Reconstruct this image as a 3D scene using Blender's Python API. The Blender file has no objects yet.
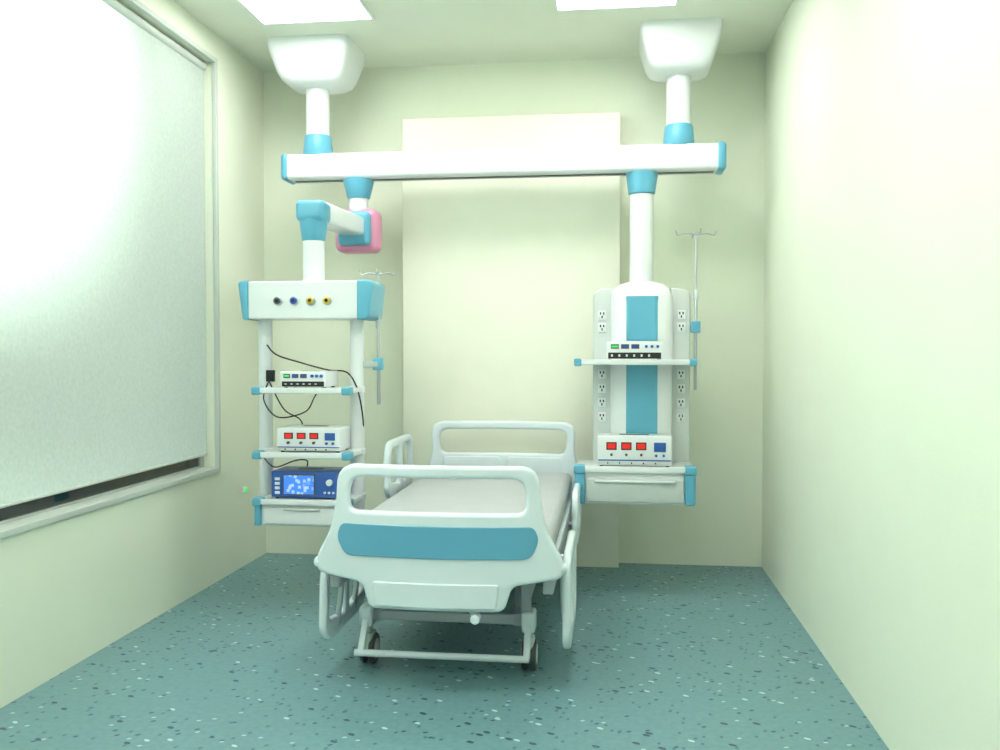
import bpy, bmesh, math, random
from mathutils import Vector, Matrix
random.seed(4)
S = bpy.context.scene
S.view_settings.view_transform = 'Standard'
S.view_settings.exposure = 0.14
COL = S.collection

# ---------------------------------------------------------------- materials
def srgb(r, g, b):
    f = lambda c: (c/255/12.92) if c/255 <= 0.04045 else ((c/255+0.055)/1.055)**2.4
    return (f(r), f(g), f(b), 1)

def mat(name, col, rough=0.4, metal=0.0, var=0.03, nscale=8.0, bump=0.0, emis=None, estr=0.0, coat=0.0):
    m = bpy.data.materials.new(name); m.use_nodes = True
    nt = m.node_tree; b = nt.nodes['Principled BSDF']
    b.inputs['Roughness'].default_value = rough
    b.inputs['Metallic'].default_value = metal
    b.inputs['Coat Weight'].default_value = coat
    tc = nt.nodes.new('ShaderNodeTexCoord')
    n = nt.nodes.new('ShaderNodeTexNoise'); n.inputs['Scale'].default_value = nscale
    n.inputs['Detail'].default_value = 4
    nt.links.new(tc.outputs['Object'], n.inputs['Vector'])
    r = nt.nodes.new('ShaderNodeValToRGB')
    r.color_ramp.elements[0].position = 0.3; r.color_ramp.elements[1].position = 0.7
    r.color_ramp.elements[0].color = (col[0]*(1-var), col[1]*(1-var), col[2]*(1-var), 1)
    r.color_ramp.elements[1].color = (min(1, col[0]*(1+var)), min(1, col[1]*(1+var)), min(1, col[2]*(1+var)), 1)
    nt.links.new(n.outputs['Fac'], r.inputs['Fac'])
    nt.links.new(r.outputs['Color'], b.inputs['Base Color'])
    if bump > 0:
        n2 = nt.nodes.new('ShaderNodeTexNoise'); n2.inputs['Scale'].default_value = 120
        nt.links.new(tc.outputs['Object'], n2.inputs['Vector'])
        bp = nt.nodes.new('ShaderNodeBump'); bp.inputs['Strength'].default_value = bump
        bp.inputs['Distance'].default_value = 0.004
        nt.links.new(n2.outputs['Fac'], bp.inputs['Height'])
        nt.links.new(bp.outputs['Normal'], b.inputs['Normal'])
    if emis:
        b.inputs['Emission Color'].default_value = emis
        b.inputs['Emission Strength'].default_value = estr
    return m

M = {}
M['wall'] = mat('wall_paint', srgb(233, 238, 220), 0.75, var=0.012, nscale=3, bump=0.15)
M['ceil'] = mat('ceiling_paint', srgb(230, 235, 219), 0.85, var=0.01)
M['panel'] = mat('panel_paint', srgb(244, 245, 228), 0.6, var=0.01)
M['white'] = mat('white_plastic', srgb(232, 236, 238), 0.28, var=0.01, coat=0.2)
M['white2'] = mat('bed_plastic', srgb(220, 231, 237), 0.32, var=0.01, coat=0.2)
M['grey'] = mat('light_grey_panel', srgb(205, 212, 210), 0.4, var=0.01)
M['blue'] = mat('pendant_blue', srgb(98, 174, 202), 0.35, var=0.02)
M['blue2'] = mat('bed_panel_blue', srgb(98, 166, 196), 0.35, var=0.02)
M['pink'] = mat('pink_bumper', srgb(228, 150, 185), 0.35, var=0.02)
M['mattress'] = mat('mattress_vinyl', srgb(178, 181, 184), 0.5, var=0.03, bump=0.2)
M['frame'] = mat('powder_coated_steel', srgb(168, 175, 180), 0.35, metal=0.1, var=0.02)
M['steel'] = mat('brushed_steel', srgb(190, 196, 200), 0.28, metal=0.85, var=0.03)
M['dark'] = mat('black_rubber', srgb(28, 30, 32), 0.5, var=0.1)
M['dgrey'] = mat('dark_grey_plastic', srgb(80, 86, 90), 0.45, var=0.05)
M['winframe'] = mat('window_frame_paint', srgb(198, 205, 198), 0.35, var=0.01)
M['glare_ledge'] = mat('added_glare_ledge_pale', srgb(215, 222, 220), 0.7, var=0.05)  # pale tone of the added ledge that cuts sky glare
M['navy'] = mat('device_blue', srgb(52, 96, 175), 0.3, var=0.03)
M['red'] = mat('led_red', srgb(215, 40, 35), 0.4, emis=srgb(255, 30, 25), estr=0.3)
M['green'] = mat('led_green', srgb(40, 200, 90), 0.4, emis=srgb(40, 255, 90), estr=0.6)
M['yellow'] = mat('port_yellow', srgb(225, 190, 40), 0.4)
M['pblue'] = mat('port_blue', srgb(40, 80, 190), 0.4)
M['lightp'] = mat('ceiling_light_diffuser', srgb(250, 250, 250), 0.5, var=0.005, emis=(1, 0.99, 0.96, 1), estr=13.5)

# screen
def screen_mat():
    m = bpy.data.materials.new('lcd_screen'); m.use_nodes = True
    nt = m.node_tree; b = nt.nodes['Principled BSDF']
    tc = nt.nodes.new('ShaderNodeTexCoord')
    v = nt.nodes.new('ShaderNodeTexVoronoi'); v.inputs['Scale'].default_value = 45
    v.distance = 'CHEBYCHEV'
    nt.links.new(tc.outputs['Object'], v.inputs['Vector'])
    r = nt.nodes.new('ShaderNodeValToRGB')
    r.color_ramp.elements[0].position = 0.25; r.color_ramp.elements[0].color = srgb(190, 225, 255)
    r.color_ramp.elements[1].position = 0.4; r.color_ramp.elements[1].color = srgb(70, 140, 235)
    nt.links.new(v.outputs['Distance'], r.inputs['Fac'])
    nt.links.new(r.outputs['Color'], b.inputs['Emission Color'])
    b.inputs['Emission Strength'].default_value = 0.8
    b.inputs['Base Color'].default_value = srgb(40, 80, 160)
    b.inputs['Roughness'].default_value = 0.2
    return m
M['screen'] = screen_mat()

def floor_mat():
    m = bpy.data.materials.new('speckled_vinyl'); m.use_nodes = True
    nt = m.node_tree; b = nt.nodes['Principled BSDF']; L = nt.links.new
    tc = nt.nodes.new('ShaderNodeTexCoord')
    base = nt.nodes.new('ShaderNodeTexNoise'); base.inputs['Scale'].default_value = 40
    base.inputs['Detail'].default_value = 8
    L(tc.outputs['Object'], base.inputs['Vector'])
    r = nt.nodes.new('ShaderNodeValToRGB')
    r.color_ramp.elements[0].position = 0.35; r.color_ramp.elements[0].color = srgb(106, 144, 150)
    r.color_ramp.elements[1].position = 0.65; r.color_ramp.elements[1].color = srgb(113, 152, 157)
    L(base.outputs['Fac'], r.inputs['Fac'])
    cur = r.outputs['Color']
    specs = [((11, 19, 1), 0.5, 0.16, 0.14, srgb(44, 74, 90)), ((20, 11, 1), 2.1, 0.14, 0.07, srgb(190, 216, 216)),
             ((16, 24, 1), -0.6, 0.15, 0.13, srgb(52, 86, 100)), ((30, 20, 1), 1.2, 0.17, 0.05, srgb(176, 205, 206)),
             ((36, 26, 1), 0.2, 0.22, 0.12, srgb(76, 110, 120))]
    for i, (sc, rot, th, prob, c) in enumerate(specs):
        mp = nt.nodes.new('ShaderNodeMapping'); mp.vector_type = 'POINT'
        mp.inputs['Location'].default_value = (i*3.7, i*1.9, 0)
        mp.inputs['Rotation'].default_value = (0, 0, rot)
        L(tc.outputs['Object'], mp.inputs['Vector'])
        mp2 = nt.nodes.new('ShaderNodeMapping'); mp2.inputs['Scale'].default_value = sc
        L(mp.outputs[0], mp2.inputs['Vector'])
        v = nt.nodes.new('ShaderNodeTexVoronoi'); v.voronoi_dimensions = '2D'; v.inputs['Scale'].default_value = 1
        L(mp2.outputs[0], v.inputs['Vector'])
        lt = nt.nodes.new('ShaderNodeMath'); lt.operation = 'LESS_THAN'; lt.inputs[1].default_value = th
        L(v.outputs['Distance'], lt.inputs[0])
        sp = nt.nodes.new('ShaderNodeSeparateColor'); L(v.outputs['Color'], sp.inputs[0])
        lt2 = nt.nodes.new('ShaderNodeMath'); lt2.operation = 'LESS_THAN'; lt2.inputs[1].default_value = prob
        L(sp.outputs[0], lt2.inputs[0])
        mu = nt.nodes.new('ShaderNodeMath'); mu.operation = 'MULTIPLY'
        L(lt.outputs[0], mu.inputs[0]); L(lt2.outputs[0], mu.inputs[1])
        mx = nt.nodes.new('ShaderNodeMix'); mx.data_type = 'RGBA'
        L(mu.outputs[0], mx.inputs[0]); L(cur, mx.inputs[6]); mx.inputs[7].default_value = c
        cur = mx.outputs[2]
    L(cur, b.inputs['Base Color'])
    b.inputs['Roughness'].default_value = 0.42
    return m
M['floor'] = floor_mat()

def blind_mat():
    m = bpy.data.materials.new('translucent_blind_fabric'); m.use_nodes = True
    nt = m.node_tree; L = nt.links.new
    nt.nodes.remove(nt.nodes['Principled BSDF'])
    out = nt.nodes['Material Output']
    tc = nt.nodes.new('ShaderNodeTexCoord')
    n = nt.nodes.new('ShaderNodeTexNoise'); n.inputs['Scale'].default_value = 60; n.inputs['Detail'].default_value = 6
    L(tc.outputs['Object'], n.inputs['Vector'])
    r = nt.nodes.new('ShaderNodeValToRGB')
    r.color_ramp.elements[0].position = 0.3; r.color_ramp.elements[0].color = (0.76, 0.81, 0.76, 1)
    r.color_ramp.elements[1].position = 0.7; r.color_ramp.elements[1].color = (0.84, 0.89, 0.84, 1)
    L(n.outputs['Fac'], r.inputs['Fac'])
    t = nt.nodes.new('ShaderNodeBsdfTranslucent'); d = nt.nodes.new('ShaderNodeBsdfDiffuse')
    L(r.outputs['Color'], t.inputs['Color']); L(r.outputs['Color'], d.inputs['Color'])
    mx = nt.nodes.new('ShaderNodeMixShader'); mx.inputs[0].default_value = 0.32
    L(t.outputs[0], mx.inputs[1]); L(d.outputs[0], mx.inputs[2])
    L(mx.outputs[0], out.inputs['Surface'])
    return m
M['blind'] = blind_mat()

def pane_mat():
    m = bpy.data.materials.new('window_glass'); m.use_nodes = True
    nt = m.node_tree; L = nt.links.new
    nt.nodes.remove(nt.nodes['Principled BSDF'])
    out = nt.nodes['Material Output']
    t = nt.nodes.new('ShaderNodeBsdfTransparent'); t.inputs[0].default_value = (0.9, 0.95, 0.94, 1)
    g = nt.nodes.new('ShaderNodeBsdfGlossy'); g.inputs['Roughness'].default_value = 0.02
    f = nt.nodes.new('ShaderNodeFresnel'); f.inputs[0].default_value = 1.9
    mx = nt.nodes.new('ShaderNodeMixShader')
    L(f.outputs[0], mx.inputs[0]); L(t.outputs[0], mx.inputs[1]); L(g.outputs[0], mx.inputs[2])
    L(mx.outputs[0], out.inputs['Surface'])
    return m
M['pane'] = pane_mat()

# ---------------------------------------------------------------- builders
def finish(bm, name, m, parent, smooth=True, ang=35):
    me = bpy.data.meshes.new(name)
    bmesh.ops.recalc_face_normals(bm, faces=bm.faces)
    bm.to_mesh(me); bm.free()
    if smooth:
        for p in me.polygons: p.use_smooth = True
        me.set_sharp_from_angle(angle=math.radians(ang))
    me.materials.append(M[m] if isinstance(m, str) else m)
    o = bpy.data.objects.new(name, me); COL.objects.link(o)
    if parent is not None:
        o.parent = parent
        o.matrix_parent_inverse = Matrix.Translation(parent.location).inverted()
    return o

def empty(name, loc):
    e = bpy.data.objects.new(name, None); e.location = loc; e.empty_display_size = 0.1
    COL.objects.link(e); return e

def box(p, name, x0, x1, y0, y1, z0, z1, m, bev=0.0, rot=None, seg=3):
    bm = bmesh.new(); bmesh.ops.create_cube(bm, size=1)
    c = Vector(((x0+x1)/2, (y0+y1)/2, (z0+z1)/2))
    for v in bm.verts:
        v.co = Vector((v.co.x*(x1-x0), v.co.y*(y1-y0), v.co.z*(z1-z0)))
    if bev > 0:
        bmesh.ops.bevel(bm, geom=bm.edges[:], offset=bev, segments=seg, profile=0.5, affect='EDGES')
    R = Matrix.Rotation(rot[1], 4, rot[0]) if rot else Matrix.Identity(4)
    for v in bm.verts: v.co = c + (R @ v.co)
    return finish(bm, name, m, p)

def beam(p, name, a, b, w, h, m, bev=0.004):
    """rectangular bar from a to b, w = horizontal width, h = height"""
    a = Vector(a); b = Vector(b); d = b-a; L = d.length
    bm = bmesh.new(); bmesh.ops.create_cube(bm, size=1)
    for v in bm.verts: v.co = Vector((v.co.x*w, v.co.y*h, v.co.z*L))
    if bev > 0: bmesh.ops.bevel(bm, geom=bm.edges[:], offset=bev, segments=3, profile=0.5, affect='EDGES')
    z = d.normalized(); up = Vector((0, 0, 1)) if abs(z.z) < 0.99 else Vector((0, 1, 0))
    x = up.cross(z).normalized(); y = z.cross(x)
    R = Matrix((x, y, z)).transposed().to_4x4()
    for v in bm.verts: v.co = (a+b)/2 + (R @ v.co)
    return finish(bm, name, m, p)

def cyl(p, name, a, b, r, m, r2=None, bev=0.0, n=32):
    a = Vector(a); b = Vector(b); d = b-a; L = d.length
    r2 = r if r2 is None else r2
    bm = bmesh.new()
    bmesh.ops.create_cone(bm, cap_ends=True, segments=n, radius1=r, radius2=r2, depth=L)
    if bev > 0:
        ed = [e for e in bm.edges if abs(e.verts[0].co.z-e.verts[1].co.z) < 1e-6]
        bmesh.ops.bevel(bm, geom=ed, offset=bev, segments=3, profile=0.5, affect='EDGES')
    R = d.to_track_quat('Z', 'Y').to_matrix()
    for v in bm.verts: v.co = (a+b)/2 + R @ v.co
    return finish(bm, name, m, p)

def loft(p, name, rings, m, n=48, ex=4.0):
    """rings: (cx, cy, z, ax, ay[, exponent])"""
    bm = bmesh.new(); rs = []
    for rg in rings:
        cx, cy, z, ax, ay = rg[:5]; e = rg[5] if len(rg) > 5 else ex
        vs = []
        for i in range(n):
            t = 2*math.pi*i/n; c, s = math.cos(t), math.sin(t)
            vs.append(bm.verts.new((cx+ax*math.copysign(abs(c)**(2/e), c), cy+ay*math.copysign(abs(s)**(2/e), s), z)))
        rs.append(vs)
    for k in range(len(rs)-1):
        for i in range(n):
            bm.faces.new((rs[k][i], rs[k][(i+1) % n], rs[k+1][(i+1) % n], rs[k+1][i]))
    bm.faces.new(rs[0]); bm.faces.new(rs[-1])
    return finish(bm, name, m, p, ang=40)

def catmull(pts, k=8, cyc=False):
    P = [Vector(q) for q in pts]; n = len(P); out = []
    rng = range(n) if cyc else range(n-1)
    for i in rng:
        if cyc: a, b, c, d = P[(i-1) % n], P[i], P[(i+1) % n], P[(i+2) % n]
        else: a, b, c, d = P[max(i-1, 0)], P[i], P[i+1], P[min(i+2, n-1)]
        for j in range(k):
            t = j/k
            out.append(0.5*((2*b)+(c-a)*t+(2*a-5*b+4*c-d)*t*t+(3*b-a-3*c+d)*t**3))
    if not cyc: out.append(P[-1])
    return out

def cur2mesh(cu):
    ob = bpy.data.objects.new('tmp_curve', cu); COL.objects.link(ob)
    dg = bpy.context.evaluated_depsgraph_get(); dg.update()
    me = bpy.data.meshes.new_from_object(ob.evaluated_get(dg))
    bpy.data.objects.remove(ob)
    bm = bmesh.new(); bm.from_mesh(me); bpy.data.meshes.remove(me)
    bmesh.ops.remove_doubles(bm, verts=bm.verts, dist=1e-5)
    return bm

def tube(p, name, pts, r, m, smooth=True, cyc=False, k=8):
    if smooth: pts = catmull(pts, k, cyc)
    cu = bpy.data.curves.new('c', 'CURVE'); cu.dimensions = '3D'
    sp = cu.splines.new('POLY'); sp.points.add(len(pts)-1)
    for i, q in enumerate(pts): sp.points[i].co = (q[0], q[1], q[2], 1)
    sp.use_cyclic_u = cyc
    cu.bevel_depth = r; cu.bevel_resolution = 4; cu.use_fill_caps = True
    return finish(cur2mesh(cu), name, m, p, ang=50)

def fillet(pts, k=6):
    """pts: (x,y,r) -> rounded polygon"""
    out = []; n = len(pts)
    for i in range(n):
        p0 = Vector(pts[i-1][:2]); p1 = Vector(pts[i][:2]); p2 = Vector(pts[(i+1) % n][:2]); r = pts[i][2]
        if r <= 0: out.append(p1); continue
        d0 = (p0-p1); d2 = (p2-p1)
        l = min(r, d0.length*0.48, d2.length*0.48)
        a = p1+d0.normalized()*l; b = p1+d2.normalized()*l
        for j in range(k+1):
            t = j/k; out.append(a*(1-t)**2+p1*2*t*(1-t)+b*t*t)
    return out

def outline(p, name, outer, holes, plane, org, th, m, bev=0.006, bend=0.0):
    cu = bpy.data.curves.new('c', 'CURVE'); cu.dimensions = '2D'; cu.fill_mode = 'BOTH'
    for loop in [outer]+holes:
        sp = cu.splines.new('POLY'); sp.points.add(len(loop)-1)
        for i, q in enumerate(loop): sp.points[i].co = (q[0], q[1], 0, 1)
        sp.use_cyclic_u = True
    cu.extrude = max(th/2-bev, 0.0005); cu.bevel_depth = bev; cu.bevel_resolution = 3; cu.offset = -bev
    bm = cur2mesh(cu)
    if bend:
        xs = [v.co.x for v in bm.verts]; a, b = min(xs), max(xs)
        for i in range(1, 24):
            x = a+(b-a)*i/24
            bmesh.ops.bisect_plane(bm, geom=bm.verts[:]+bm.edges[:]+bm.faces[:], plane_co=(x, 0, 0), plane_no=(1, 0, 0))
    for v in bm.verts:
        x, y, z = v.co; z += bend*x*x
        if plane == 'XZ': v.co = (org[0]+x, org[1]+z, org[2]+y)
        elif plane == 'YZ': v.co = (org[0]+z, org[1]+x, org[2]+y)
        else: v.co = (org[0]+x, org[1]+y, org[2]+z)
    return finish(bm, name, m, p, ang=30)

# ---------------------------------------------------------------- room
XL, XR, YB, YF, ZC = -2.20, 0.905, 5.54, -1.2, 3.07
box(None, 'floor', XL-0.3, XR+0.15, YF-0.15, YB+0.15, -0.1, 0, 'floor')
box(None, 'ceiling', XL-0.3, XR+0.15, YF-0.15, YB+0.15, ZC, ZC+0.1, 'ceil')
box(None, 'wall_back', XL-0.15, XR+0.15, YB, YB+0.15, 0, ZC, 'wall')
box(None, 'wall_front', XL-0.15, XR+0.15, YF-0.15, YF, 0, ZC, 'wall')
box(None, 'wall_right', XR, XR+0.15, YF, YB, 0, ZC, 'wall')
# left wall with opening
WY0, WY1, WZ0, WZ1 = 1.3, 4.82, 0.64, 2.91
bm = bmesh.new()
def addbox(bm, x0, x1, y0, y1, z0, z1):
    r = bmesh.ops.create_cube(bm, size=1)
    for v in r['verts']:
        v.co = Vector(((x0+x1)/2+v.co.x*(x1-x0), (y0+y1)/2+v.co.y*(y1-y0), (z0+z1)/2+v.co.z*(z1-z0)))
T = 0.15
addbox(bm, XL-T, XL, YF, WY0, 0, ZC); addbox(bm, XL-T, XL, WY1, YB, 0, ZC)
addbox(bm, XL-T, XL, WY0, WY1, 0, WZ0); addbox(bm, XL-T, XL, WY0, WY1, WZ1, ZC)
finish(bm, 'wall_left', 'wall', None, smooth=False)
w = empty('window_1', (XL-0.06, (WY0+WY1)/2, WZ0))
def ring(p, name, x0, x1, y0, y1, z0, z1, wd, m):
    outline(p, name, [(y0, z0), (y1, z0), (y1, z1), (y0, z1)], [[(y0+wd, z0+wd), (y1-wd, z0+wd), (y1-wd, z1-wd), (y0+wd, z1-wd)]],
            'YZ', ((x0+x1)/2, 0, 0), x1-x0, m, bev=0.003)
ring(w, 'outer_casing', XL-0.01, XL+0.015, WY0-0.02, WY1+0.02, WZ0-0.02, WZ1+0.02, 0.026, 'winframe')
ring(w, 'inner_frame', XL-0.10, XL-0.075, WY0, WY1, WZ0, WZ1, 0.014, 'winframe')
box(w, 'glass_pane', XL-0.090, XL-0.086, WY0+0.01, WY1-0.01, WZ0+0.01, WZ1-0.01, 'pane')
box(w, 'sill', XL-0.075, XL-0.005, WY0+0.005, WY1-0.005, WZ0-0.002, WZ0+0.008, 'winframe', bev=.002)
box(w, 'blind_fabric', XL-0.057, XL-0.054, WY0+0.01, WY1-0.012, WZ0+0.085, WZ1-0.03, 'blind')
cyl(w, 'blind_bottom_bar', (XL-0.055, WY0+0.01, WZ0+0.08), (XL-0.055, WY1-0.012, WZ0+0.08), 0.007, 'winframe')
cyl(w, 'blind_roller', (XL-0.055, WY0+0.01, WZ1-0.03), (XL-0.055, WY1-0.012, WZ1-0.03), 0.022, 'winframe')
box(w, 'added_glare_ledge', XL-0.75, XL-0.15, WY0-.2, WY1+.2, WZ0-0.07, WZ0-0.02, 'glare_ledge', bev=.004)  # added slab outside, hides bright sky glare in the strip under the blind
# raised wall panel behind the bed head
box(None, 'wall_panel', -1.267, 0.050, 5.41, YB, 0, 2.712, 'panel', bev=0.004)
# small indicator lamp on left wall
e = empty('wall_indicator_light', (XL, 5.19, 0.46))
box(e, 'housing', XL, XL+0.012, 5.16, 5.22, 0.445, 0.48, 'white', bev=0.003)
box(e, 'lamp', XL+0.01, XL+0.018, 5.175, 5.205, 0.452, 0.473, 'green', bev=0.002)

# ceiling light panels (real luminaires)
for (cx, cy) in [(-1.56, 4.4), (0.02, 4.4), (-1.56, 2.4), (0.02, 2.4), (-1.56, 0.4), (0.02, 0.4)]:
    e = empty('ceiling_light_panel', (cx, cy, ZC))
    ol = [(-.31, -.31), (.31, -.31), (.31, .31), (-.31, .31)]
    hl = [(-.295, -.295), (.295, -.295), (.295, .295), (-.295, .295)]
    outline(e, 'frame', ol, [hl], 'XY', (cx, cy, ZC-0.007), 0.014, 'white', bev=0.002)
    box(e, 'diffuser', cx-.296, cx+.296, cy-.296, cy+.296, ZC-0.009, ZC-0.002, 'lightp')

# ---------------------------------------------------------------- ceiling bridge
RY = 5.13
br = empty('medical_ceiling_bridge', (-0.64, RY, ZC))
for cx, q in ((-1.705, 1.0), (0.370, .92)):
    loft(br, 'ceiling_shroud', [(cx, RY, ZC, .238*q, .205, 12), (cx, RY, ZC-.035, .238*q, .205, 12), (cx, RY, ZC-.06, .234*q, .201, 11),
         (cx, RY, ZC-.18, .196*q, .170, 9), (cx, RY, ZC-.215, .178*q, .155, 7), (cx, RY, ZC-.238, .145*q, .13, 5), (cx, RY, ZC-.25, .08, .08, 2)], 'white', n=96)
    cyl(br, 'ceiling_column', (cx, RY, 2.55), (cx, RY, ZC-.24), .068, 'white')
    loft(br, 'column_collar', [(cx, RY, 2.435, .084, .084), (cx, RY, 2.445, .087, .087), (cx, RY, 2.545, .078, .078), (cx, RY, 2.555, .07, .07)], 'blue', ex=2)
box(br, 'rail_body', -1.875, 0.59, RY-.085, RY+.085, 2.295, 2.44, 'white', bev=0.02, seg=4)
for s, x in ((-1, -1.865), (1, 0.575)):
    x0, x1 = (x-.04, x+.004) if s < 0 else (x-.004, x+.048)
    box(br, 'rail_end_cap', x0, x1, RY-.089, RY+.089, 2.29, 2.445, 'blue', bev=0.022, seg=4)
box(br, 'rail_track_groove', -1.84, 0.56, RY-.015, RY+.015, 2.29, 2.297, 'dgrey')

# ---------------------------------------------------------------- devices
def device(name, cx, yf, z0, w, h, d, style):
    e = empty(name, (cx, yf+d/2, z0))
    x0, x1 = cx-w/2, cx+w/2
    bodym = 'navy' if style == 'screen' else 'white'
    f = 0.008
    box(e, 'housing', x0, x1, yf, yf+d, z0+f, z0+h, bodym, bev=0.006)
    for sx in (x0+.02, x1-.02):
        for sy in (yf+.03, yf+d-.03):
            cyl(e, 'foot', (sx, sy, z0), (sx, sy, z0+f+.003), .009, 'dark', n=16)
    q = yf-.003
    if style == 'screen':
        box(e, 'bezel', x0+.06, x0+.06+w*.5, q, yf+.005, z0+.018, z0+h-.012, 'dgrey', bev=.003)
        box(e, 'display', x0+.068, x0+.052+w*.5, q-.002, yf, z0+.026, z0+h-.020, 'screen')
        cyl(e, 'dial', (x1-.035, q-.014, z0+h*.62), (x1-.035, yf+.002, z0+h*.62), .016, 'white', bev=.003)
        for i in range(3):
            cyl(e, 'button', (x1-.06+.022*i, q-.004, z0+.035), (x1-.06+.022*i, yf+.002, z0+.035), .006, 'white', n=16)
        for i in range(4):
            box(e, 'key', x0+.02, x0+.045, q-.002, yf+.002, z0+.025+i*.023, z0+.039+i*.023, 'white', bev=.002)
    elif style == 'leds':
        box(e, 'lower_band', x0+.004, x1-.004, q+.001, yf+.004, z0+f+.004, z0+h*.2, 'grey', bev=.002)
        box(e, 'band_stripe', x0+.004, x1-.004, q+.000, yf+.004, z0+h*.2, z0+h*.24, 'navy', bev=.001)
        for i in range(3):
            a = x0+w*(.12+i*.2)
            box(e, 'led_window', a, a+w*.14, q, yf+.003, z0+h*.55, z0+h*.8, 'dark', bev=.001)
            box(e, 'led_digits', a+.006, a+w*.14-.006, q-.0015, yf, z0+h*.59, z0+h*.76, 'red')
            cyl(e, 'knob', (a+w*.07, q-.010, z0+h*.4), (a+w*.07, yf+.002, z0+h*.4), .007, 'dgrey', n=16)
        box(e, 'label_block', x1-w*.24, x1-w*.08, q, yf+.003, z0+h*.5, z0+h*.8, 'navy', bev=.001)
        for i in range(2):
            cyl(e, 'button', (x1-w*.21+i*w*.1, q-.006, z0+h*.38), (x1-w*.21+i*w*.1, yf, z0+h*.38), .007, 'navy', n=16)
        for i in range(5):
            cyl(e, 'socket', (x0+w*(.14+i*.16), q-.003, z0+h*.13), (x0+w*(.14+i*.16), yf, z0+h*.13), .004, 'dark', n=16)
    else:
        hh = h*.42
        box(e, 'lower_unit', x0+.01, x1-.012, q, yf+.004, z0+f+.002, z0+hh, 'dark', bev=.002)
        for i in range(6):
            box(e, 'lower_key', x0+.025+i*w*.13, x0+.035+i*w*.13, q-.002, yf, z0+f+.012, z0+hh-.010, 'grey')
        for i in range(3):
            a = x0+w*(.08+i*.18)
            box(e, 'display', a, a+w*.14, q, yf+.003, z0+h*.62, z0+h*.86, 'dgrey')
            box(e, 'digits', a+.005, a+w*.14-.005, q-.0015, yf, z0+h*.70, z0+h*.78, 'pblue' if i else 'green')
        for i in range(3):
            cyl(e, 'knob', (x1-w*(.1+i*.1), q-.008, z0+h*.74), (x1-w*(.1+i*.1), yf, z0+h*.74), .008, 'navy', n=16)
    for i in range(4):
        box(e, 'vent', cx-w*.2, cx+w*.2, yf+d*.45+i*.015, yf+d*.45+.006+i*.015, z0+h-.001, z0+h+.0008, 'dgrey')
    return e

def iv_pole(x, y, z0, z1, hook):
    e = empty('iv_pole', (x, y, z0))
    cyl(e, 'lower_tube', (x, y, z0), (x, y, z0+(z1-z0)*.62), .0095, 'steel', bev=.002, n=16)
    cyl(e, 'upper_tube', (x, y, z0+(z1-z0)*.6), (x, y, z1), .006, 'steel', n=16)
    cyl(e, 'lock_collar', (x, y, z0+(z1-z0)*.58), (x, y, z0+(z1-z0)*.64), .015, 'grey', bev=.003, n=16)
    for a in range(4):
        an = math.radians(8+90*a); dx, dy = math.cos(an), math.sin(an)
        tube(e, 'hook_%d' % (a+1), [(x, y, z1-.01), (x+dx*hook*.6, y+dy*hook*.6, z1-.004), (x+dx*hook, y+dy*hook, z1-.012),
              (x+dx*(hook+.012), y+dy*(hook+.012), z1+.012)], .0035, 'steel')
    return e

# ---------------------------------------------------------------- left pendant
PX, PY = -1.535, 4.54
lp = empty('medical_ceiling_pendant', (PX, PY, 2.29))
FX = -1.462
loft(lp, 'mount_collar', [(FX, RY, 2.297, .088, .088), (FX, RY, 2.28, .088, .088), (FX, RY, 2.19, .066, .066), (FX, RY, 2.185, .06, .06)], 'blue', ex=2)
cyl(lp, 'mount_spindle', (FX, RY, 2.10), (FX, RY, 2.19), .056, 'white')
box(lp, 'elbow_bumper', FX-.13, FX+.125, RY-.07, RY+.09, 1.872, 2.122, 'pink', bev=0.045, seg=6)
box(lp, 'elbow_joint', FX-.095, FX+.095, RY-.13, RY-.05, 1.905, 2.10, 'blue', bev=0.03, seg=5)
beam(lp, 'swing_arm', (PX, PY+.02, 2.025), (FX, RY-.1, 2.01), .14, .105, 'white', bev=.02)
box(lp, 'arm_end_cap', PX-.076, PX+.076, PY-.075, PY+.07, 1.966, 2.076, 'blue', bev=0.028, seg=5)
loft(lp, 'arm_cone', [(PX, PY, 1.98, .072, .072), (PX, PY, 1.95, .07, .07), (PX, PY, 1.875, .06, .06), (PX, PY, 1.868, .055, .055)], 'blue', ex=2)
cyl(lp, 'drop_column', (PX, PY, 1.65), (PX, PY, 1.88), .056, 'white')
# service head
hx0, hx1, hz0, hz1 = -1.895, -1.185, 1.463, 1.655
outline(lp, 'service_head', fillet([(hx0+.055, hz0, .01), (hx1-.075, hz0, .01), (hx1-.075, hz1, .01), (hx0+.055, hz1, .01)]), [], 'XZ', (0, 4.54, 0), .26, 'white', bev=.008)
outline(lp, 'head_end_left', fillet([(hx0+.026, hz0-.004, .03), (hx0+.056, hz0-.004, .0), (hx0+.056, hz1+.004, 0), (hx0, hz1+.004, .04)]), [], 'XZ', (0, 4.54, 0), .27, 'blue', bev=.01)
outline(lp, 'head_end_right', fillet([(hx1-.085, hz0-.004, 0), (hx1-.022, hz0-.004, .03), (hx1, hz1+.004, .04), (hx1-.085, hz1+.004, 0)]), [], 'XZ', (0, 4.54, 0), .27, 'blue', bev=.01)
for i, c in enumerate(('dgrey', 'pblue', 'yellow', 'yellow')):
    x = -1.68+.086*i
    cyl(lp, 'gas_port_ring_%d' % (i+1), (x, 4.398, 1.555), (x, 4.42, 1.555), .024, 'steel', bev=.003)
    cyl(lp, 'gas_port_%d' % (i+1), (x, 4.39, 1.555), (x, 4.41, 1.555), .018, c, bev=.003)
    cyl(lp, 'gas_port_hole_%d' % (i+1), (x, 4.387, 1.555), (x, 4.40, 1.555), .009, 'dark')
for x in (-1.808, -1.312):
    cyl(lp, 'post', (x, 4.56, .46), (x, 4.56, 1.47), .036, 'white')
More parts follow.
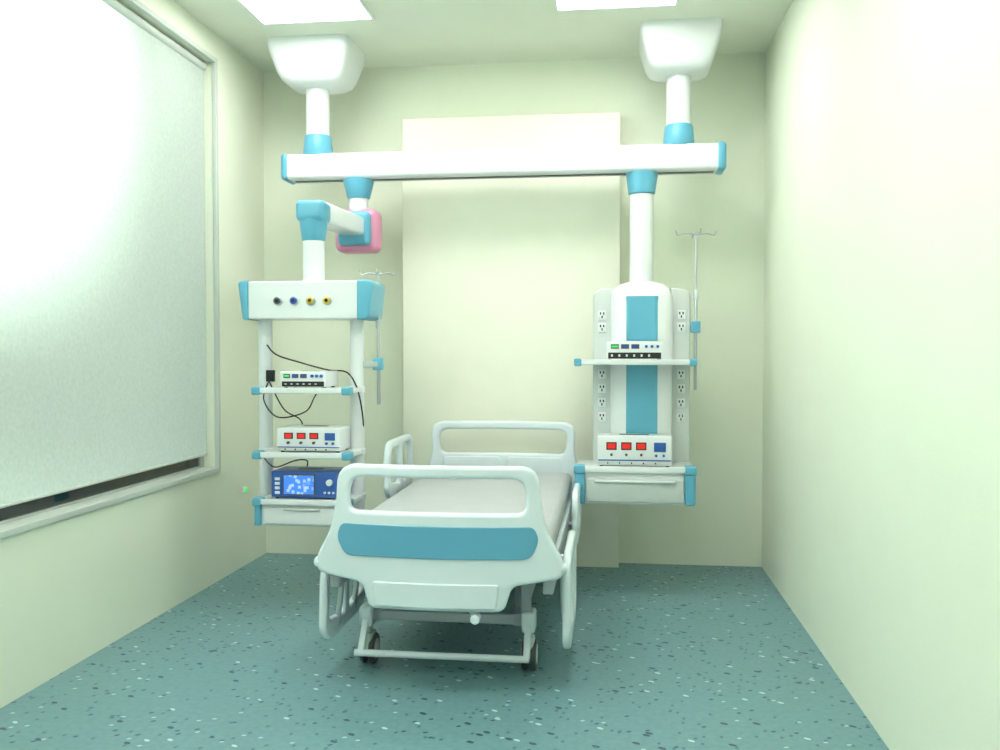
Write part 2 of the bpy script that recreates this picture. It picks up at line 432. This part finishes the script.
SX0, SX1 = -1.768, -1.282
def shelf(p, x0, x1, y0, y1, z, tip=.035, th=.024):
    box(p, 'shelf', x0, x1, y0, y1, z-th, z, 'white', bev=.005)
    box(p, 'shelf_rim', x0+.02, x1-.02, y0-.006, y0+.004, z-th+.003, z+.006, 'white', bev=.002)
    for a in ((x0-.01, x0+tip), (x1-tip, x1+.01)):
        box(p, 'shelf_corner', a[0], a[1], y0-.012, y0+.06, z-th-.006, z+.010, 'blue', bev=.008)
for z in (1.112, .79, .555):
    shelf(lp, SX0, SX1, 4.30, 4.60, z)
    for x in (-1.808, -1.312):
        cyl(lp, 'shelf_clamp', (x, 4.56, z-.03), (x, 4.56, z+.005), .042, 'white', bev=.004)
box(lp, 'drawer', SX0+.02, SX1-.02, 4.32, 4.58, .425, .535, 'white', bev=.006)
box(lp, 'drawer_front', SX0+.045, SX1-.045, 4.308, 4.325, .435, .515, 'white', bev=.004)
box(lp, 'drawer_handle', SX0+.15, SX1-.15, 4.296, 4.312, .505, .517, 'grey', bev=.004)
for a in ((SX0-.004, SX0+.03), (SX1-.03, SX1+.004)):
    box(lp, 'drawer_corner', a[0], a[1], 4.30, 4.36, .425, .53, 'blue', bev=.008)
for z in (1.17,):
    box(lp, 'outlet', -1.79, -1.745, 4.515, 4.535, z-.03, z+.03, 'dark', bev=.003)
beam(lp, 'pole_bracket', (-1.29, 4.56, 1.23), (-1.2, 4.60, 1.23), .03, .03, 'steel')
box(lp, 'pole_clamp', -1.235, -1.185, 4.58, 4.625, 1.20, 1.265, 'blue', bev=.006)
iv_pole(-1.208, 4.60, 1.02, 1.71, .085)

device('infusion_controller', -1.53, 4.35, 1.112, .24, .085, .2, 'pump')
device('electrosurgical_generator', -1.505, 4.35, .79, .33, .125, .2, 'leds')
device('patient_monitor', -1.53, 4.35, .555, .34, .14, .2, 'screen')
tube(lp, 'cable_1', [(-1.775, 4.50, 1.33), (-1.70, 4.44, 1.28), (-1.62, 4.56, 1.24), (-1.48, 4.6, 1.20), (-1.37, 4.56, 1.19), (-1.30, 4.5, 1.12), (-1.268, 4.49, 1.0), (-1.29, 4.58, .88), (-1.36, 4.60, .85)], .004, 'dark')
tube(lp, 'cable_2', [(-1.765, 4.5, 1.15), (-1.78, 4.46, 1.05), (-1.70, 4.45, .96), (-1.6, 4.58, .98), (-1.56, 4.62, 1.06), (-1.50, 4.62, 1.15)], .0035, 'dark')
tube(lp, 'cable_3', [(-1.765, 4.5, 1.14), (-1.68, 4.48, 1.0), (-1.63, 4.58, .94), (-1.62, 4.62, .87)], .0035, 'dark')
tube(lp, 'cable_4', [(-1.79, 4.49, .74), (-1.72, 4.46, .70), (-1.66, 4.58, .72), (-1.60, 4.60, .72), (-1.6, 4.60, .68)], .0035, 'dark')

# ---------------------------------------------------------------- right pendant
QX = 0.168
rp = empty('medical_ceiling_pendant', (QX, RY, 2.29))
loft(rp, 'mount_collar', [(QX, RY, 2.297, .088, .088), (QX, RY, 2.28, .088, .088), (QX, RY, 2.18, .074, .074), (QX, RY, 2.175, .068, .068)], 'blue', ex=2)
cyl(rp, 'drop_column', (QX, RY, 1.64), (QX, RY, 2.19), .066, 'white')
cy = 5.10
rings = [(QX, cy, .66, .172, .12), (QX, cy, 1.57, .172, .12), (QX, cy, 1.61, .168, .116), (QX, cy, 1.645, .152, .10), (QX, cy, 1.67, .12, .075), (QX, RY-.01, 1.685, .075, .07, 2)]
loft(rp, 'body_column', rings, 'white', ex=3.2, n=64)
loft(rp, 'blue_inlay_upper', [(QX, cy, 1.355, .095, .124), (QX, cy, 1.60, .095, .124)], 'blue', ex=8)
loft(rp, 'blue_inlay_lower', [(QX, cy, .80, .095, .124), (QX, cy, 1.235, .095, .124)], 'blue', ex=8)
for s in (-1, 1):
    outline(rp, 'outlet_panel', fillet([(QX+s*.16, .62, .01), (QX+s*.268, .62, .01), (QX+s*.268, 1.625, .03), (QX+s*.225, 1.65, .02), (QX+s*.16, 1.65, .0)]), [], 'XZ', (0, 5.13, 0), .10, 'grey', bev=.010)
for sx in (-.218, .218):
    for z in (1.50, 1.43, 1.17, 1.09, 1.01, .93):
        box(rp, 'outlet_plate', QX+sx-.022, QX+sx+.022, 5.074, 5.084, z-.026, z+.026, 'white', bev=.003)
        for (ox, oz) in ((-.009, .01), (.009, .01), (0, -.009)):
            box(rp, 'outlet_hole', QX+sx+ox-.0035, QX+sx+ox+.0035, 5.0725, 5.076, z+oz-.007, z+oz+.007, 'dark')
RX0, RX1 = -.185, .437
shelf(rp, RX0, RX1, 4.78, 5.09, 1.25, tip=.03)
shelf(rp, RX0, RX1, 4.78, 5.09, .685, tip=.05, th=.03)
box(rp, 'drawer', RX0+.03, RX1-.03, 4.80, 5.09, .485, .66, 'white', bev=.006)
box(rp, 'drawer_front', RX0+.055, RX1-.055, 4.785, 4.805, .50, .62, 'grey', bev=.004)
box(rp, 'drawer_handle', RX0+.10, RX1-.10, 4.77, 4.79, .605, .618, 'white', bev=.004)
for a in ((RX0-.006, RX0+.05), (RX1-.05, RX1+.006)):
    box(rp, 'drawer_corner', a[0], a[1], 4.775, 4.86, .488, .655, 'blue', bev=.012)
beam(rp, 'pole_bracket', (QX+.25, 5.13, 1.43), (.463, 5.08, 1.43), .03, .03, 'steel')
box(rp, 'pole_clamp', .44, .488, 5.045, 5.10, 1.40, 1.465, 'blue', bev=.006)
iv_pole(.463, 5.07, 1.085, 1.95, .10)
device('infusion_controller', .125, 4.83, 1.25, .30, .10, .13, 'pump')
device('electrosurgical_generator', .125, 4.80, .685, .39, .165, .16, 'leds')

# ---------------------------------------------------------------- bed
BX = -.64
bed = empty('hospital_bed', (BX, 4.2, 0))
def endboard(nm, cx, y, flip, wt, wm, wb, dz=0.0):
    """wt/wm/wb half widths: top bar, shoulder, wing"""
    bd = .28*flip
    o = fillet([(-wt, .885+dz, .11), (wt, .885+dz, .11), (wm-.015, .72, .05), (wm+.01, .62, .06), (wb, .52, .04), (wb, .455, .05),
                (wb*.60, .430, .03), (.255, .335, .03), (-.255, .335, .03), (-wb*.60, .430, .03), (-wb, .455, .05), (-wb, .52, .04), (-wm-.01, .62, .06), (-wm+.015, .72, .05)], 8)
    def crown(q): return Vector((q[0], q[1]+(.02*(1-(q[0]/(wt+.02))**2) if q[1] > .80 else 0)))
    o = [crown(q) for q in o]
    h = [crown(q) for q in fillet([(-wt+.045, .836+dz, .06), (wt-.045, .836+dz, .06), (wm-.07, .70, .035), (-wm+.07, .70, .035)], 8)]
    outline(bed, nm, o, [h], 'XZ', (cx, y, 0), .045, 'white2', bev=.014, bend=bd)
    q = fillet([(-wm+.04, .652, .02), (wm-.04, .652, .02), (wm-.02, .60, .03), (wm-.055, .532, .03), (-wm+.055, .532, .03), (-wm+.02, .60, .03)], 6)
    yy = y-.022*flip
    if flip > 0:
        outline(bed, nm+'_blue_panel', q, [], 'XZ', (cx, yy, 0), .012, 'blue2', bev=.003, bend=bd)
    else:
        for sg in (-1, 1):
            q = fillet([(sg*.02, .68, .02), (sg*(wm-.08), .68, .02), (sg*(wm-.08), .56, .02), (sg*.02, .56, .02)], 6)
            outline(bed, nm+'_inset_panel', q, [], 'XZ', (cx, y-.022, 0), .012, 'white2', bev=.004, bend=bd)
    q = fillet([(-.238, .440, .01), (.238, .440, .01), (.228, .35, .01), (-.228, .35, .01)], 6)
    outline(bed, nm+'_lower_panel', q, [], 'XZ', (cx, yy-.002*flip, 0), .016, 'white2', bev=.004, bend=bd)
    for s in (-1, 1):
        tube(bed, nm+'_bumper', [(cx+s*(wb-.02), y+.055*flip, .49), (cx+s*(wb+.002), y+.07*flip, .49)], .022, 'white2', smooth=False)
endboard('footboard', BX-.004, 3.27, 1, .382, .405, .472, -.018)
endboard('headboard', -.626, 5.26, -1, .428, .432, .445, -.005)
# deck and mattress
box(bed, 'mattress', BX-.42, BX+.42, 3.40, 5.16, .49, .605, 'mattress', bev=.035, seg=5)
box(bed, 'deck', BX-.43, BX+.43, 3.38, 5.18, .455, .488, 'white2', bev=.008)
KX = BX-.022
for s in (-1, 1):
    box(bed, 'deck_side_rail', BX+s*.41-.02, BX+s*.41+.02, 3.33, 5.2, .39, .46, 'frame', bev=.008)
    box(bed, 'base_rail', KX+s*.29-.02, KX+s*.29+.02, 3.60, 5.0, .185, .235, 'frame', bev=.006)
    for (ya, yb) in ((3.72, 4.15), (4.45, 4.88)):
        beam(bed, 'lift_arm', (BX+s*.25, ya, .215), (BX+s*.25, yb, .42), .03, .04, 'frame')
        beam(bed, 'lift_arm', (BX+s*.22, yb, .215), (BX+s*.22, ya, .42), .02, .035, 'steel')
    box(bed, 'foot_leg', KX+s*.335-.028, KX+s*.335+.028, 3.57, 3.66, .165, .25, 'white2', bev=.012)
    box(bed, 'foot_upright', BX+s*.30-.02, BX+s*.30+.02, 3.60, 3.65, .23, .40, 'frame', bev=.006)
    box(bed, 'head_leg', KX+s*.335-.028, KX+s*.335+.028, 4.94, 5.03, .165, .25, 'white2', bev=.012)
    beam(bed, 'crossbar_hanger', (KX+s*.335, 3.50, .085), (KX+s*.335, 3.585, .20), .026, .026, 'white2')
    for y in (3.615, 4.985):
        x = KX+s*.335
        cyl(bed, 'caster_stem', (x, y, .13), (x, y, .17), .016, 'steel')
        loft(bed, 'caster_hood', [(x, y+.02, .06, .024, .05, 3), (x, y+.02, .11, .024, .05, 3), (x, y+.015, .135, .022, .038, 3), (x, y+.01, .14, .012, .02, 2)], 'grey')
        for w2 in (-1, 1):
            cyl(bed, 'caster_wheel', (x+w2*.018-.010, y+.02, .062), (x+w2*.018+.010+.002*w2, y+.02, .062), .062, 'dgrey', bev=.006)
            cyl(bed, 'caster_hub', (x+w2*.029-.003, y+.02, .062), (x+w2*.029+.003, y+.02, .062), .04, 'grey')
for y in (3.62, 4.98, 4.3):
    box(bed, 'base_cross_member', KX-.32, KX+.32, y-.02, y+.02, .19, .23, 'frame', bev=.006)
    box(bed, 'deck_cross_member', BX-.41, BX+.41, y-.02, y+.02, .40, .44, 'frame', bev=.006)
cyl(bed, 'brake_crossbar', (KX-.36, 3.50, .085), (KX+.345, 3.50, .085), .014, 'white2')
cyl(bed, 'linear_actuator', (BX, 3.7, .27), (BX, 4.25, .38), .028, 'dgrey')
cyl(bed, 'actuator_rod', (BX, 4.2, .37), (BX, 4.6, .42), .014, 'steel')
box(bed, 'motor_housing', BX-.07, BX+.07, 3.66, 3.80, .24, .36, 'dgrey', bev=.015)
for x in (-.12, .0, .12):
    cyl(bed, 'crank_shaft', (BX+x, 3.31, .38), (BX+x, 3.75, .38), .009, 'steel')
tube(bed, 'crank_handle', [(BX+.12, 3.33, .38), (BX+.12, 3.31, .34), (BX+.135, 3.31, .31), (BX+.15, 3.29, .31)], .011, 'white2')
cyl(bed, 'crank_knob', (BX+.145, 3.25, .31), (BX+.145, 3.30, .31), .018, 'white2', bev=.005)

def side_rail(nm, s, y0, y1, z0, z1, dx=.485):
    x = BX+s*dx
    L = y1-y0
    o = fillet([(0, z0+.05, .05), (.06, z0, .05), (L-.06, z0, .05), (L, z0+.05, .05), (L-.02, z1, .09), (.02, z1, .09)], 8)
    h1 = fillet([(.055, z0+.09, .03), (L/2-.03, z0+.06, .03), (L/2-.03, z1-.04, .03), (.06, z1-.04, .05)], 6)
    h2 = fillet([(L/2+.03, z0+.06, .03), (L-.055, z0+.09, .03), (L-.06, z1-.04, .05), (L/2+.03, z1-.04, .03)], 6)
    outline(bed, nm, o, [h1, h2], 'YZ', (x, y0, 0), .032, 'white2', bev=.012)
    for f in (.3, .7):
        y = y0+L*f
        tube(bed, nm+'_arm', [(BX+s*.42, y, .42), (BX+s*.45, y, .41), (x-s*.02, y, (z0+.02+.41)/2), (x-s*.005, y, z0+.03)], .012, 'steel')
side_rail('side_rail_head_left', -1, 4.42, 5.0, .54, .84)
side_rail('side_rail_head_right', 1, 4.42, 5.0, .33, .60, .465)
side_rail('side_rail_foot_left', -1, 3.40, 4.0, .14, .47)
side_rail('side_rail_foot_right', 1, 3.40, 4.0, .14, .52, .475)

# ---------------------------------------------------------------- lights
wd = bpy.data.worlds.new('sky'); S.world = wd; wd.use_nodes = True
bg = wd.node_tree.nodes['Background']
bg.inputs[0].default_value = (0.97, 0.995, 1.0, 1); bg.inputs[1].default_value = 2.8
def area(name, loc, rot, sx, sy, power, col):
    l = bpy.data.lights.new(name, 'AREA'); l.shape = 'RECTANGLE'; l.size = sx; l.size_y = sy; l.energy = power; l.color = col
    o = bpy.data.objects.new(name, l); o.location = loc; o.rotation_euler = rot; COL.objects.link(o); return o
area('daylight_outside_window', (-3.3, 2.2, 3.0), (0, math.radians(-62), 0), 2.0, 2.6, 1000, (1.0, 1.0, 0.99))

# ---------------------------------------------------------------- camera
cam = bpy.data.cameras.new('camera'); cam.lens = 32.4; cam.sensor_width = 36
co = bpy.data.objects.new('camera', cam); COL.objects.link(co)
co.location = (0, 0, 1.3)
co.rotation_euler = (math.radians(90-1.527), 0, math.radians(7.03))
S.camera = co
